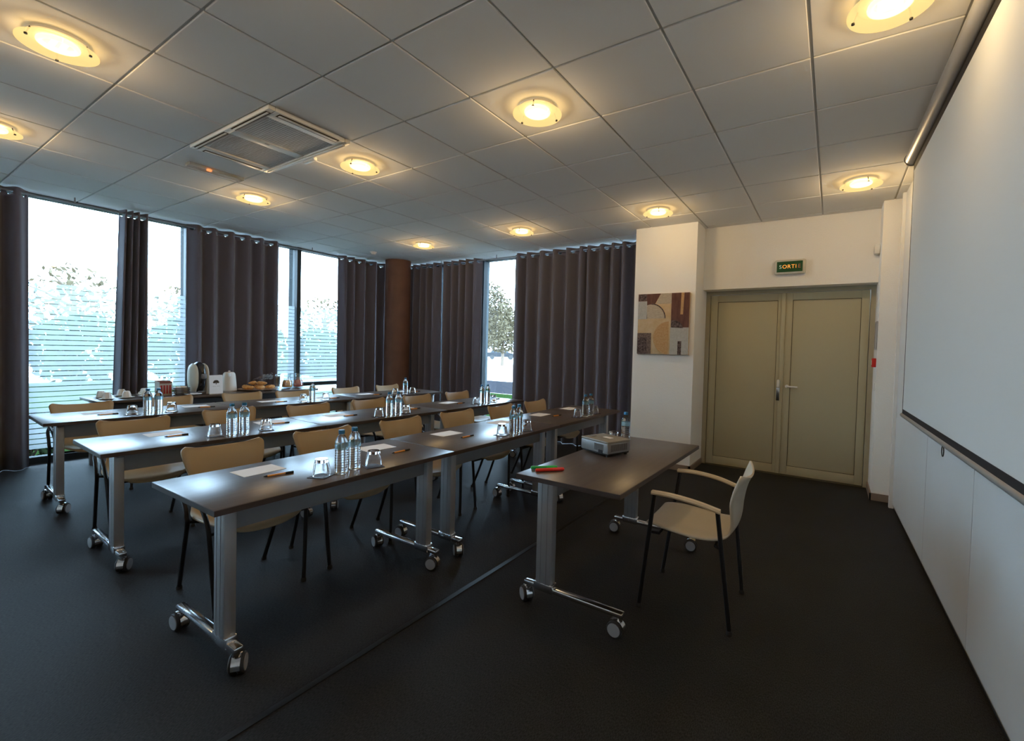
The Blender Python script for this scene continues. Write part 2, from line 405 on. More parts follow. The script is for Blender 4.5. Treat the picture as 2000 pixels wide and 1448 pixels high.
curtain('curtain', (-6.92, YB), (-6.04, YB), 5, .050, 'brown curtain just right of the round brown column', 5)
curtain('curtain', (-5.99, YB), (-5.09, YB), 5, .055, 'brown curtain on the left of the narrow tree window', 6)
curtain('curtain', (-4.40, YB), (-3.06, YB), 6, .060, 'brown curtain on the right of the narrow tree window', 7)
curtain('curtain', (-3.12, YB), (-2.16, YB), 5, .060, 'brown curtain beside the white wall pier', 8)
rz_ = 2.893
r = MB().tube([(XL, -1.9, rz_), (XL, 5.85, rz_)], .011, M_ROD, 10).build('curtain_rod'); tag(r, 'slim metal curtain rod along the left windows', 'curtain rod')
for y in (-.3, 1.5, 4.25): MB().cyl((XL, y, rz_), (XL, y, ZC), .007, M_ROD, 8).build('rod_bracket', None, r)
r = MB().tube([(-7.0, YB, rz_), (-2.16, YB, rz_)], .011, M_ROD, 10).build('curtain_rod'); tag(r, 'slim metal curtain rod along the far windows', 'curtain rod')
for x in (-6.015, -4.75): MB().cyl((x, YB, rz_), (x, YB, ZC), .007, M_ROD, 8).build('rod_bracket', None, r)

# round column in the corner
struct(MB().lathe([(.225, 0), (.225, ZC+.03)], (-6.76, 5.66, 0), n=40).build('column', M_COLBR), 'round brown column in the corner')

# ------------------------------------------------------------------ ceiling lamps
M_LGLASS = mat_mix('lamp_glass', ('transparent', (1, .93, .78)), ('emission', (1, .70, .28), 1.25), .50)
M_LBULB = mat('lamp_bulb', (1, 1, 1), .5, emit=(1, .80, .48), estr=7.0)
M_LBASE = mat('lamp_base', (.75, .72, .66), .5)
def make_lamp(x, y, label):
    t = thing('ceiling_lamp', label, 'lamp', (x, y, ZC), 0, 'round ceiling lamps')
    MB().lathe([(.118, 0), (.118, -.014), (.110, -.018)], n=40).build('base_plate', M_LBASE, t, fix=True)
    m = MB()
    m.tube([(.072*math.cos(a), .072*math.sin(a), -.032) for a in [2*PI*k/24 for k in range(25)]], .012, n=10)
    m.tube([(-.045, .02, -.032), (.045, .02, -.032)], .012, n=10).tube([(-.045, -.02, -.032), (.045, -.02, -.032)], .012, n=10)
    m.build('bulb', M_LBULB, t)
    prof = [(.001, -.062), (.06, -.061), (.115, -.058), (.145, -.053), (.156, -.049), (.156, -.045), (.145, -.049), (.115, -.053), (.06, -.057), (.001, -.058)]
    MB().lathe(prof, n=48).build('glass_shade', M_LGLASS, t, fix=True)
    for k in range(3):
        a = 2*PI*k/3+.9; c, s = .132*math.cos(a), .132*math.sin(a)
        MB().cyl((c*.85, s*.85, -.004), (c, s, -.058), .003, n=8).lathe([(.007, -.062), (.007, -.055)], (c, s, 0), n=12).build('glass_holder', M_TUBE, t)
    ld = bpy.data.lights.new('lamp_light', 'POINT'); ld.energy = LAMP_W; ld.color = (1, .69, .34); ld.shadow_soft_size = .07
    l = bpy.data.objects.new('lamp_light', ld); COL.objects.link(l); l.parent = t; l.location = (0, 0, -.085)
    return t
LX = (.153, -1.647, -3.447, -5.247); LY = (.662, 2.462, 4.862)
lab = {(0, 1): 'round lit ceiling lamp above the roll-down screen, cut by the top edge', (0, 2): 'round lit ceiling lamp near the top right of the double door',
       (1, 1): 'round lit ceiling lamp in the middle of the ceiling, largest fully seen', (1, 2): 'round lit ceiling lamp right in front of the white pier',
       (2, 0): 'round lit ceiling lamp in the top left corner', (2, 1): 'round lit ceiling lamp directly right of the air conditioner',
       (2, 2): 'round lit ceiling lamp above the narrow tree window', (3, 0): 'round lit ceiling lamp half cut by the left edge',
       (3, 1): 'round lit ceiling lamp behind the air conditioner, above the wide curtain', (3, 2): 'round lit ceiling lamp above the round brown column',
       (0, 0): 'round lit ceiling lamp above and behind the camera, out of the picture', (1, 0): 'round lit ceiling lamp above the front edge, out of the picture'}
for i, x in enumerate(LX):
    for j, y in enumerate(LY): make_lamp(x, y, lab[(i, j)])

# air conditioner cassette (local x along the room's X)
M_ACW = mat('ac_white', (.76, .74, .68), .45); M_ACG = mat('ac_grille', (.42, .43, .43), .5); M_ACD = mat('ac_slot', (.06, .045, .03), .8)
ac = thing('air_conditioner', 'white ceiling air conditioner cassette with mesh grilles', 'air conditioner', (-3.755, 1.865, ZC))
m = MB(); AX, AY = .60, .30
for b in ((-AX, AX, -AY, -AY+.045), (-AX, AX, AY-.045, AY), (-AX, -AX+.13, -AY+.045, AY-.045), (AX-.13, AX, -AY+.045, AY-.045)):
    m.box(b[0], b[1], b[2], b[3], -.022, .03, bev=.006)
m.build('panel_frame', M_ACW, ac)
MB().box(-AX+.10, AX-.10, -AY+.04, AY-.04, .012, .03).build('backing', M_ACD, ac, smooth=False)
for (x0, x1) in ((-.472, -.05), (.05, .472)):
    g = MB().box(x0, x1, -.256, .256, -.006, .0).build('mesh_grille', M_ACG, ac, smooth=False)
    m = MB()
    for k in range(27):
        xx = x0+(x1-x0)*(k+.5)/27; m.box(xx-.0022, xx+.0022, -.256, .256, -.012, -.006)
    for k in range(30):
        yy = -.256+.512*(k+.5)/30; m.box(x0, x1, yy-.0022, yy+.0022, -.011, -.006)
    w_ = m.build('grille_wire', mat('ac_wire', (.68, .69, .68), .5), g, smooth=False); w_['kind'] = 'stuff'
MB().box(-.05, .05, -.256, .256, -.016, .0, bev=.003).build('centre_bar', M_ACW, ac)
MB().box(.0, .016, -.03, .0, -.018, -.016).build('badge', M_ALU, ac, smooth=False)
for (x0, x1, y0, y1) in ((-.55, -.04, -.292, -.258), (.06, .55, -.292, -.258), (-.585, -.530, -.22, .22), (.530, .585, -.22, .22)):
    s = MB().box(x0, x1, y0, y1, -.0235, -.02).build('air_slot', M_ACD, ac, smooth=False)
    if x1-x0 > y1-y0: MB().box(x0+.006, x1-.006, y0+.010, y1-.010, -.027, -.0235, bev=.0015).build('vane', M_ACW, s)
    else: MB().box(x0+.014, x1-.014, y0+.008, y1-.008, -.027, -.0235, bev=.0015).build('vane', M_ACW, s)
MB().box(-.55, .55, .268, .292, -.034, -.022, bev=.004).build('open_vane', M_WHITEP, ac)
MB().box(-.02, .14, .285, .315, -.050, -.024, bev=.004).build('sensor_flap', M_WHITEP, ac)

em = thing('emergency_light', 'slim clear emergency light with small orange glow behind the air conditioner', 'emergency light', (-4.78, 1.92, ZC))
MB().box(-.045, .045, -.22, .22, -.03, 0, bev=.006).build('clear_cover', mat_mix('acrylic', ('transparent', (.93, .93, .92)), ('diffuse', (.6, .6, .58)), .35), em)
MB().box(-.012, .012, -.07, -.035, -.024, -.008).build('orange_lamp', mat('orange_lamp', (.8, .3, .1), .5, emit=(1, .3, .08), estr=1.6), em, smooth=False)
for (x, y, l) in ((-6.50, 4.92, 'small round smoke detector on the ceiling near the brown column'), (-.47, 2.02, 'pale smoke detector on the ceiling at the top edge')):
    sd = thing('smoke_detector', l, 'smoke detector', (x, y, ZC))
    MB().lathe([(.055, 0), (.055, -.012), (.048, -.02)], n=24).build('base', M_WHITEP, sd, fix=True)
    MB().lathe([(.038, -.02), (.036, -.038), (.020, -.046)], n=24).build('sensor_head', M_ACW, sd, fix=True)

# ------------------------------------------------------------------ folding tables on casters
TL, TW, TZ = 1.36, .64, .74
def make_caster(parent, x, y, rz):
    m = MB()
    m.cyl((0, 0, .118), (0, 0, .080), .012, M_CHROME, 10)
    for s in (-.016, .016):
        m.lathe([(.038, s-.012), (.041, s-.008), (.041, s+.008), (.038, s+.012)], (.020, 0, .041), M_RUBBER, 24, axis='y')
        q = s+math.copysign(.013, s)
        m.lathe([(.033, q-.002), (.033, q+.002)], (.020, 0, .041), M_HUB, 24, axis='y')
    arc = [(.020+.0435*math.cos(a), 0, .041+.0435*math.sin(a)) for a in [PI*.30+PI*.75*k/8 for k in range(9)]]
    vs = []; fs = []
    for (ax, _, az) in arc:
        for yy in (-.017, .017): vs.append((ax, yy, az)); vs.append((.020+(ax-.020)*1.09, yy, .041+(az-.041)*1.09))
    for i in range(8):
        b = 4*i; fs += [(b, b+2, b+6, b+4), (b+1, b+5, b+7, b+3), (b, b+4, b+5, b+1), (b+2, b+3, b+7, b+6)]
    fs += [(0, 1, 3, 2), (32, 34, 35, 33)]
    m.add(vs, fs, M_CHROME)
    c = m.build('caster', None, parent, fix=True); c.location = (x, y, 0); c.rotation_euler = (0, 0, rz)
    return c
def make_table(label, L=TL, W=TW, group=None, seed=0):
    rnd = random.Random(seed)
    t = thing('folding_table', label, 'table', (0, 0, 0), 0, group); hw, hl = W/2, L/2-.003; lx = .165
    m = MB().box(-hw, hw, -hl, hl, TZ-.026, TZ, bev=.0025)
    tp = m.build('tabletop', M_TOP, t)
    m = MB()
    for (a, b, c, d) in ((-hw, hw, -hl-.001, -hl+.001), (-hw, hw, hl-.001, hl+.001), (-hw-.001, -hw+.001, -hl, hl), (hw-.001, hw+.001, -hl, hl)):
        m.box(a, b, c, d, TZ-.025, TZ-.002)
    m.build('edge_band', M_EDGE, tp, smooth=False)
    MB().box(lx-.012, lx+.022, -hl+.13, hl-.13, TZ-.145, TZ-.027, bev=.003).build('crossbeam', M_BEAM, t)
    for s in (-1, 1):
        yy = s*(hl-.105)
        lg = MB().box(lx-.05, lx+.05, yy-.026, yy+.026, .10, TZ-.027, bev=.010).build('leg', M_ALU, t)
        m = MB()
        for q in (-.018, .018): m.box(lx+q-.0015, lx+q+.0015, yy-s*.0-.0275, yy+.0275, .14, TZ-.05)
        m.build('leg_groove', M_BEAM, lg, smooth=False)['kind'] = 'stuff'
        m = MB().box(-.295, .295, yy-.021, yy+.021, .100, .128, bev=.009)
        m.box(lx-.062, lx+.062, yy-.028, yy+.028, .096, .150, bev=.012)
        fb = m.build('foot_bar', M_CHROME, t)
        for x in (-.275, .275): make_caster(fb, x, yy, rnd.choice((0, PI))+rnd.uniform(-.7, .35))
        MB().box(-.24, .24, yy-.02, yy+.02, TZ-.05, TZ-.026, bev=.004).build('top_bracket', M_BEAM, t)
    MB().box(lx-.055, lx-.035, -hl+.20, -hl+.30, TZ-.07, TZ-.045, bev=.003).build('folding_lever', M_TUBE, t)
    return t
ROWS = {'front': ((-2.345, .815), 0.0), 'middle': ((-3.835, .85), .032), 'rear': ((-5.38, .90), .045)}
def row_pt(row, v, u):
    """v across (+ = towards the screen), u along the row from its near end"""
    (x, y), a = ROWS[row]
    return (x + v*math.cos(a) + u*math.sin(a), y - v*math.sin(a) + u*math.cos(a))
tabs = []
side = ['left-hand', 'centre', 'right-hand']
first = None
for row in ('front', 'middle', 'rear'):
    for k in range(3):
        x, y = row_pt(row, 0, (k+.5)*TL); l = 'dark walnut folding table, %s one of the three in the %s row' % (side[k], row)
        g = 'folding tables in three rows'
        if first is None: first = make_table(l, group=g); first.location = (x, y, 0); first.rotation_euler = (0, 0, -ROWS[row][1])
        else: copy_tree(first, (x, y, 0), -ROWS[row][1], l, group=g)
pt = make_table('dark walnut presenter table with projector and felt pens in front of the armchair', 1.44, .60, seed=5)
pt.location = (-1.105, 2.715, 0); pt.rotation_euler = (0, 0, PI-.01)

# ------------------------------------------------------------------ chairs (local +x = facing)
PROF = [(.238, .425), (.232, .440), (.205, .452), (.13, .452), (.04, .444), (-.06, .437), (-.14, .440), (-.195, .456), (-.226, .492), (-.240, .545), (-.246, .61), (-.256, .675), (-.272, .735), (-.288, .780), (-.294, .800)]
HW = [.135, .165, .195, .222, .232, .228, .212, .188, .172, .172, .184, .203, .216, .219, .196]
def shell_mesh(ext=0, top_dip=.028):
    n = 14; vs = []; fs = []; pr = bez([(x, 0, z) for x, z in PROF], 3); hws = bez([(h, 0, 0) for h in HW], 3)
    N = len(pr)
    for i, p in enumerate(pr):
        t = i/(N-1); back = max(0, min(1, (t-.5)/.25)); hw = hws[i].x
        for k in range(n+1):
            s = -1+2*k/n
            x = p.x + back*.045*s*s*(1-.25*t); z = p.z + (1-back)*.012*s*s
            if t > .84: z -= (t-.84)/.16*top_dip*(1-abs(s)**2.2)
            if t < .12: x -= (1-t/.12)*.03*s*s
            if p.x > 0: x += ext*p.x/.238; z -= .25*ext*(p.x/.238)**2
            vs.append((x, hw*s, z))
    for i in range(N-1):
        for k in range(n): a = i*(n+1)+k; fs.append((a, a+1, a+n+2, a+n+1))
    return vs, fs
def chair_shell(parent, m, ext=0):
    vs, fs = shell_mesh(ext); o = MB().add(vs, fs).build('seat_shell', m, parent)
    o.data.polygons.foreach_set('use_smooth', [True]*len(o.data.polygons))
    sd = o.modifiers.new('thickness', 'SOLIDIFY'); sd.thickness = .012; sd.offset = 0
    return o
def make_chair(label):
    t = thing('stacking_chair', label, 'chair', group='tan audience chairs')
    chair_shell(t, M_SHELL, .055)
    for s in (-1, 1):
        b = MB().tube(bez([(-.245, s*.228, .012), (-.162, s*.238, .21), (-.083, s*.247, .41), (-.083, s*.249, .455), (-.110, s*.248, .505), (-.170, s*.242, .552), (-.232, s*.222, .580), (-.256, s*.185, .592)], 5), .0115, n=10).build('leg', M_TUBE, t)
        MB().lathe([(.015, 0), (.016, .012), (.012, .022)], (-.247, s*.2275, 0), n=12).build('foot_glide', M_RUBBER, b)
        b = MB().tube(bez([(.222, s*.228, .012), (.212, s*.240, .22), (.200, s*.250, .42), (.188, s*.253, .472), (.145, s*.254, .528), (.060, s*.254, .585), (-.06, s*.250, .615), (-.18, s*.232, .615), (-.254, s*.190, .608)], 5), .0115, n=10).build('leg', M_TUBE, t)
        MB().lathe([(.015, 0), (.016, .012), (.012, .022)], (.2225, s*.2275, 0), n=12).build('foot_glide', M_RUBBER, b)
    m = MB()
    for x in (-.083, .200):
        m.tube([(x, -.248, .425), (x*.9, -.20, .416), (x*.9, .20, .416), (x, .248, .425)], .009)
    m.tube([(-.09, .1, .416), (.18, .1, .418)], .009).tube([(-.09, -.1, .416), (.18, -.1, .418)], .009)
    m.build('seat_frame', M_TUBE, t)
    return t
CH = {'front': [(-2.82, 1.29), (-2.83, 1.93), (-2.80, 2.62), (-2.79, 3.28), (-2.76, 3.94), (-2.75, 4.60)],
      'middle': [(-4.27, 1.27), (-4.38, 1.99), (-4.20, 2.62), (-4.18, 3.33), (-4.15, 4.01), (-4.13, 4.72)],
      'rear': [(-5.70, 1.30), (-5.82, 2.02), (-5.74, 2.70), (-5.60, 3.24), (-5.62, 4.02), (-5.60, 4.74)]}
nth = ['first', 'second', 'third', 'fourth', 'fifth', 'last']
proto = None
for row, L in CH.items():
    for k, (x, y) in enumerate(L):
        l = 'tan shell chair with black legs, %s from the left behind the %s row of tables' % (nth[k], row); rz = random.uniform(-.05, .05)
        if proto is None: proto = make_chair(l); proto.location = (x, y, 0); proto.rotation_euler = (0, 0, rz)
        else: copy_tree(proto, (x, y, 0), rz, l)
ac_ = thing('armchair', 'cream shell chair with pale armrests and black legs at the presenter table', 'chair', (-.63, 2.665, 0), PI+.03)
chair_shell(ac_, M_SHELLW)
for s in (-1, 1):
    for (a, b) in (((.235, s*.235, .012), (.155, s*.272, .652)), ((-.235, s*.235, .012), (-.165, s*.272, .622))):
        g = MB().tube([a, b], .0115, n=10).build('leg', M_TUBE, ac_)
        MB().lathe([(.015, 0), (.016, .012), (.012, .022)], (a[0], a[1], 0), n=12).build('foot_glide', M_RUBBER, g)
    pts = bez([(.170, s*.273, .660), (.06, s*.282, .662), (-.07, s*.282, .648), (-.178, s*.271, .622)], 6)
    m = MB(); vs = []; fs = []
    for p in pts:
        for (dy, dz) in ((-.017, -.008), (.017, -.008), (.019, 0), (.013, .010), (-.013, .010), (-.019, 0)): vs.append((p.x, p.y+dy, p.z+dz))
    for i in range(len(pts)-1):
        for k in range(6): fs.append((6*i+k, 6*i+(k+1) % 6, 6*i+6+(k+1) % 6, 6*i+6+k))
    fs += [(5, 4, 3, 2, 1, 0), tuple(6*(len(pts)-1)+k for k in range(6))]
    m.add(vs, fs); m.build('armrest', M_ARM, ac_, fix=True)
m = MB()
for x, q in ((.182, .44), (-.187, .43)): m.tube([(x, -.258, q), (x*.8, -.2, .418), (x*.8, .2, .418), (x, .258, q)], .009)
m.tube([(-.15, .1, .418), (.15, .1, .418)], .009).tube([(-.15, -.1, .418), (.15, -.1, .418)], .009)
m.build('seat_frame', M_TUBE, ac_)

# ------------------------------------------------------------------ things on the tables
def make_bottle(label, cap=M_CAP, group='water bottles'):
    t = thing('water_bottle', label, 'bottle', group=group)
    prof = [(.024, .0), (.030, .004), (.0315, .012)]
    z = .018
    for k in range(9): prof += [(.0318, z), (.0318, z+.006), (.0302, z+.009)]; z += .0125
    prof += [(.0318, z+.002), (.0318, .158), (.0300, .170), (.0235, .188), (.0150, .200), (.0125, .204), (.0125, .212)]
    MB().lathe(prof, n=24).build('bottle_body', M_WATER, t)
    MB().lathe([(.0322, .126), (.0324, .128), (.0324, .152), (.0322, .154)], n=24, capb=False, capt=False).build('bottle_label', M_LABEL, t)
    MB().lathe([(.0150, .207), (.0155, .209), (.0155, .224), (.0140, .227)], n=20).build('bottle_cap', cap, t)
    return t
def make_glass(label, group='upturned tumblers'):
    t = thing('tumbler', label, 'glass', group=group)
    def rf(r, z, a, k): return r*(1 - (.05 if (k % 4 == 0 and .03 < z < .08) else 0))
    out = [(.0415, .003), (.0425, .006), (.0415, .022), (.0385, .045), (.0350, .068), (.0320, .082), (.0300, .086)]
    inn = [(.0295, .068), (.0335, .05), (.0375, .03), (.0395, .012), (.0400, .003)]
    n = 32; vs = []; fs = []
    allp = [(p, True) for p in out]
    m = MB()
    prof = [(.0001, .086)] + out[::-1] + inn[::-1][0:] + [(.0001, .068)]
    m.lathe(prof, n=n, rfun=lambda r, z, a, k: r*(1-(.045 if (k % 4 < 2 and .035 < z < .084 and r > .03) else 0)), capb=False, capt=False)
    m.build('glass_body', M_GLASSW, t, fix=True)
    return t
coaster_me = MB().box(-.048, .048, -.048, .048, 0, .003, bev=.001).mesh('coaster', M_COASTER)
paper_me = MB().box(-.074, .074, -.105, .105, 0, .0012).mesh('paper_sheet', M_PAPER)
def make_pen(label):
    t = thing('ballpoint_pen', label, 'pen', group='orange ballpoint pens')
    MB().tube([(0, -.045, .0055), (0, .040, .0055)], .0052, n=6).build('barrel', M_PENO, t)
    MB().tube([(0, .038, .0058), (0, .076, .0058)], .0058, n=10).build('pen_cap', M_PENB, t)
    MB().tube([(0, -.045, .0055), (0, -.054, .0055), (0, -.062, .0055)], [.0046, .0040, .0012], n=8).build('pen_tip', M_PENB, t)
    return t
bottle0 = glass0 = pen0 = None
def put_bottle(x, y, label, dark=False):
    global bottle0
    if dark: b = make_bottle(label, M_CAPD); b.location = (x, y, TZ); return
    if bottle0 is None: bottle0 = make_bottle(label); bottle0.location = (x, y, TZ)
    else: copy_tree(bottle0, (x, y, TZ), random.uniform(0, 6), label)
def put_glass(x, y, label, where, coaster=True):
    global glass0
    z = TZ+.003 if coaster else TZ
    if glass0 is None: glass0 = make_glass(label); glass0.location = (x, y, z)
    else: copy_tree(glass0, (x, y, z), random.uniform(0, 6), label)
    if coaster:
        c = bpy.data.objects.new('coaster', coaster_me); COL.objects.link(c); c.location = (x, y, TZ); c.rotation_euler = (0, 0, random.uniform(-.5, .5))
        tag(c, 'dark square coaster under the '+where, 'coaster', 'dark coasters')
def put_pen(x, y, rz, label):
    global pen0
    if pen0 is None: pen0 = make_pen(label); pen0.location = (x, y, TZ); pen0.rotation_euler = (0, 0, rz)
    else: copy_tree(pen0, (x, y, TZ), rz, label)
def put_paper(x, y, rz, label):
    p = bpy.data.objects.new('paper_sheet', paper_me); COL.objects.link(p); p.location = (x, y, TZ); p.rotation_euler = (0, 0, rz); tag(p, label, 'paper', 'note paper sheets')
T_ = {'front': dict(paper=[(-2.50, 1.21), (-2.49, 1.93), (-2.49, 2.58), (-2.51, 3.28), (-2.51, 3.94), (-2.52, 4.60)],
                    pen=[(-2.335, 1.22), (-2.27, 1.94), (-2.28, 2.57), (-2.30, 3.30), (-2.33, 3.97), (-2.33, 4.62)],
                    glass=[(-2.155, 1.345), (-2.115, 1.625), (-2.13, 2.81), (-2.09, 3.09), (-2.13, 4.05), (-2.12, 4.42)],
                    bottle=[(-2.125, 1.435), (-2.145, 1.525), (-2.075, 2.88), (-2.095, 2.985), (-2.09, 4.14), (-2.09, 4.26)]),
      'middle': dict(paper=[(-3.98, 1.29), (-3.95, 2.00), (-3.90, 2.58), (-3.88, 3.34), (-3.87, 4.02), (-3.85, 4.70)],
                     pen=[(-3.82, 1.30), (-3.82, 2.01), (-3.78, 2.63), (-3.72, 3.36), (-3.71, 4.06), (-3.70, 4.72)],
                     glass=[(-3.62, 1.46), (-3.61, 1.80), (-3.54, 2.77), (-3.54, 3.09), (-3.53, 4.14), (-3.53, 4.46)],
                     bottle=[(-3.59, 1.555), (-3.585, 1.635), (-3.53, 2.88), (-3.51, 2.97), (-3.54, 4.25), (-3.54, 4.36)]),
      'rear': dict(paper=[(-5.48, 1.30), (-5.44, 2.02), (-5.36, 2.70), (-5.32, 3.32), (-5.33, 3.94), (-5.30, 4.60)],
                   pen=[(-5.30, 1.31), (-5.26, 2.04), (-5.20, 2.74), (-5.15, 3.36), (-5.14, 3.98), (-5.12, 4.64)],
                   glass=[(-5.15, 1.44), (-5.14, 1.72), (-5.05, 2.92), (-5.06, 3.20), (-4.98, 4.16), (-4.98, 4.46)],
                   bottle=[(-5.14, 1.545), (-5.145, 1.625), (-5.04, 3.02), None, (-4.98, 4.33), None])}
lr = ['left', 'right']
for row, d in T_.items():
    for k in range(6):
        tn = '%s %s-row table' % (['left', 'centre', 'right'][k//2], row)
        put_paper(*d['paper'][k], -ROWS[row][1]+random.uniform(-.12, .12), 'white note sheet at the %s place on the %s' % (lr[k % 2], tn))
        put_pen(*d['pen'][k], -.05+random.uniform(-.25, .10), 'orange pen with black cap at the %s place on the %s' % (lr[k % 2], tn))
        put_glass(*d['glass'][k], 'upturned tumbler %s of the water bottles on the %s' % (lr[k % 2], tn), '%s tumbler on the %s' % (lr[k % 2], tn))
        if d['bottle'][k]:
            single = row == 'rear' and k >= 2
            l = ('single water bottle with %s cap on the %s' % ('dark' if k == 2 else 'blue', tn)) if single else '%s bottle of the blue-capped pair on the %s' % (lr[k % 2], tn)
            put_bottle(*d['bottle'][k], l, dark=(row == 'rear' and k == 2))
put_bottle(-1.265, 3.17, 'blue-capped water bottle standing behind the projector')
put_glass(-1.33, 3.10, 'upturned tumbler partly hidden behind the projector', 'tumbler behind the projector')
# felt pens
for (a, b, nm, c) in (((-1.395, 2.115), (-1.285, 2.215), 'green', (.02, .42, .09)), ((-1.345, 2.085), (-1.235, 2.205), 'red', (.80, .03, .015))):
    t = thing('felt_pen', nm+' felt pen lying on the near end of the presenter table', 'pen', (a[0], a[1], TZ), math.atan2(b[1]-a[1], b[0]-a[0])); L = math.hypot(b[0]-a[0], b[1]-a[1])
    MB().tube([(0, 0, .0095), (.004, 0, .0095), (L*.62, 0, .0095)], [.0075, .009, .009], n=14).build('barrel', mat(nm+'_plastic', c, .35), t)
    MB().tube([(L*.60, 0, .0095), (L*.96, 0, .0095), (L, 0, .0095)], [.0094, .0094, .007], n=14).build('pen_cap', mat(nm+'_cap', (c[0]*1.05, min(1, c[1]*1.5), c[2]*1.1) if nm == 'green' else (.85, .035, .03), .3), t)
# projector
pj = thing('projector', 'small silver video projector on the presenter table', 'projector', (-1.245, 2.775, TZ), -.34); pj.scale = (.92, .92, .88)
M_SIL = mat('projector_silver', (.25, .25, .25), .42, metal=.3); M_SILT = mat('projector_top', (.24, .225, .19), .45, metal=.2)
MB().box(-.135, .135, -.115, .115, .022, .100, bev=.010).build('body', M_SIL, pj)
MB().box(-.135, .135, -.115, .115, .096, .114, bev=.007).build('top_cover', M_SILT, pj)
MB().box(-.128, .128, -.108, .108, .012, .024, bev=.004).build('bottom_tray', M_BLACK, pj)
m = MB()
for k in range(9): m.box(.005+.010*k, .010+.010*k, -.117, -.114, .040, .088)
m.build('side_vent', mat('vent_dark', (.12, .12, .12), .6), pj, smooth=False)['kind'] = 'stuff'
m = MB()
for k in range(12): m.box(.1345, .137, -.085+.014*k, -.077+.014*k, .040, .088)
m.build('front_vent', MATS['vent_dark'], pj, smooth=False)['kind'] = 'stuff'
MB().box(.045, .085, -.1175, -.114, .024, .046).build('socket', M_BLACK, pj, smooth=False)
MB().lathe([(.032, 0), (.032, .022), (.026, .024), (.022, .014)], (-.137, .05, .064), n=24, axis='x', rfun=None).build('lens_ring', M_BLACK, pj, fix=True).rotation_euler = (0, 0, 0)
MB().box(-.11, -.07, -.06, -.02, .1135, .118, bev=.002).build('button_pad', M_CASTER, pj)
MB().box(-.02, .05, -.01, .03, .1138, .1150).build('sticker', M_PAPER, pj, smooth=False)
for (x, y) in ((.11, -.09), (.11, .09), (-.11, 0)): MB().lathe([(.012, 0), (.012, .014)], (x, y, 0), n=12).build('foot', M_RUBBER, pj)

# ------------------------------------------------------------------ buffet under the windows
BZ = .755
bt = thing('buffet_table', 'long dark buffet table under the left windows with coffee machine and juice', 'table', (-6.62, 2.68, 0))
MB().box(-.31, .31, -1.19, 1.19, BZ-.028, BZ, bev=.003).build('tabletop', M_TOP, bt)
MB().box(.262, .28, -1.10, 1.10, .25, BZ-.028).build('front_panel', mat('dark_panel', (.018, .022, .03), .5), bt, smooth=False)
for (x, y) in ((-.25, -1.1), (.25, -1.13), (-.25, 1.1), (.25, 1.13)): MB().box(x-.025, x+.025, y-.025, y+.025, 0, BZ-.028, bev=.004).build('leg', M_ALU, bt)
def cup(x, y, label, rz):
    s = MB().lathe([(.03, 0), (.045, .004), (.068, .013), (.069, .015), (.045, .008), (.001, .006)], n=28, capt=False).build('saucer', M_WHITEP, fix=True); s.location = (x, y, BZ)
    tag(s, 'white saucer under the '+label, 'saucer', 'white saucers')
    t = thing('coffee_cup', label, 'cup', (x, y, BZ+.0095), rz, 'upturned white cups')
    MB().lathe([(.040, .0), (.042, .002), (.038, .030), (.030, .062), (.024, .070), (.022, .070)], n=8).build('cup_body', M_WHITEP, t, smooth=False)
    MB().tube(bez([(.036, 0, .018), (.058, 0, .022), (.060, 0, .042), (.033, 0, .050)], 4), .005, n=8).build('cup_handle', M_WHITEP, t)
cups = [(-6.66, 1.60), (-6.46, 1.60), (-6.74, 1.79), (-6.50, 1.77), (-6.74, 1.99), (-6.52, 1.94)]
for k, (x, y) in enumerate(cups): cup(x, y, 'upturned white cup, %s from the left on the buffet' % nth[k], random.uniform(0, 6))
t = thing('tea_box', 'open red and beige box of tea bags on the buffet', 'box', (-6.60, 2.13, BZ), .08)
m = MB().box(-.07, .07, -.10, -.096, 0, .16).box(-.07, .07, .096, .10, 0, .16).box(-.07, -.066, -.10, .10, 0, .17).box(.066, .07, -.10, .10, 0, .14).box(-.07, .07, -.10, .10, 0, .004)
m.build('box_body', mat('tea_card', (.42, .38, .33), .7), t, smooth=False)
for k in range(7):
    MB().box(-.055+.018*k, -.043+.018*k, -.085, .085, .01, .13+.02*((k*7) % 3)).build('tea_packet', [mat('tea_red', (.35, .03, .03), .6), mat('tea_cream', (.6, .52, .42), .6), mat('tea_brown', (.2, .07, .05), .6)][k % 3], t, smooth=False)
m = MB()
for k in range(4): m.box(.070, .0715, -.085+.045*k, -.055+.045*k, .02, .12)
m.build('red_print', MATS['tea_red'], t, smooth=False)['kind'] = 'stuff'
t.scale = (.8, .62, 1)
t = thing('sugar_basket', 'small woven sugar basket beside the tea box', 'basket', (-6.52, 2.275, BZ))
m = MB().box(-.05, .05, -.07, .07, 0, .006)
for z in (.015, .035, .055, .075): 
    for b in ((-.052, -.046, -.072, .072), (.046, .052, -.072, .072), (-.052, .052, -.072, -.066), (-.052, .052, .066, .072)): m.box(*b, z, z+.012)
m.build('basket_weave', mat('dark_wicker', (.06, .05, .045), .7), t, smooth=False)
for k in range(10):
    MB().box(-.036+.016*(k % 5), -.026+.016*(k % 5), -.055+.06*(k//5), -.01+.06*(k//5), .01, .085+.008*(k % 3)).build('sugar_sachet', [M_PAPER, mat('sachet_tan', (.6, .45, .25), .6)][k % 2], t, smooth=False)
t = thing('coffee_machine', 'tall rounded black and cream capsule coffee machine on the buffet', 'coffee machine', (-6.66, 2.50, BZ), .12)
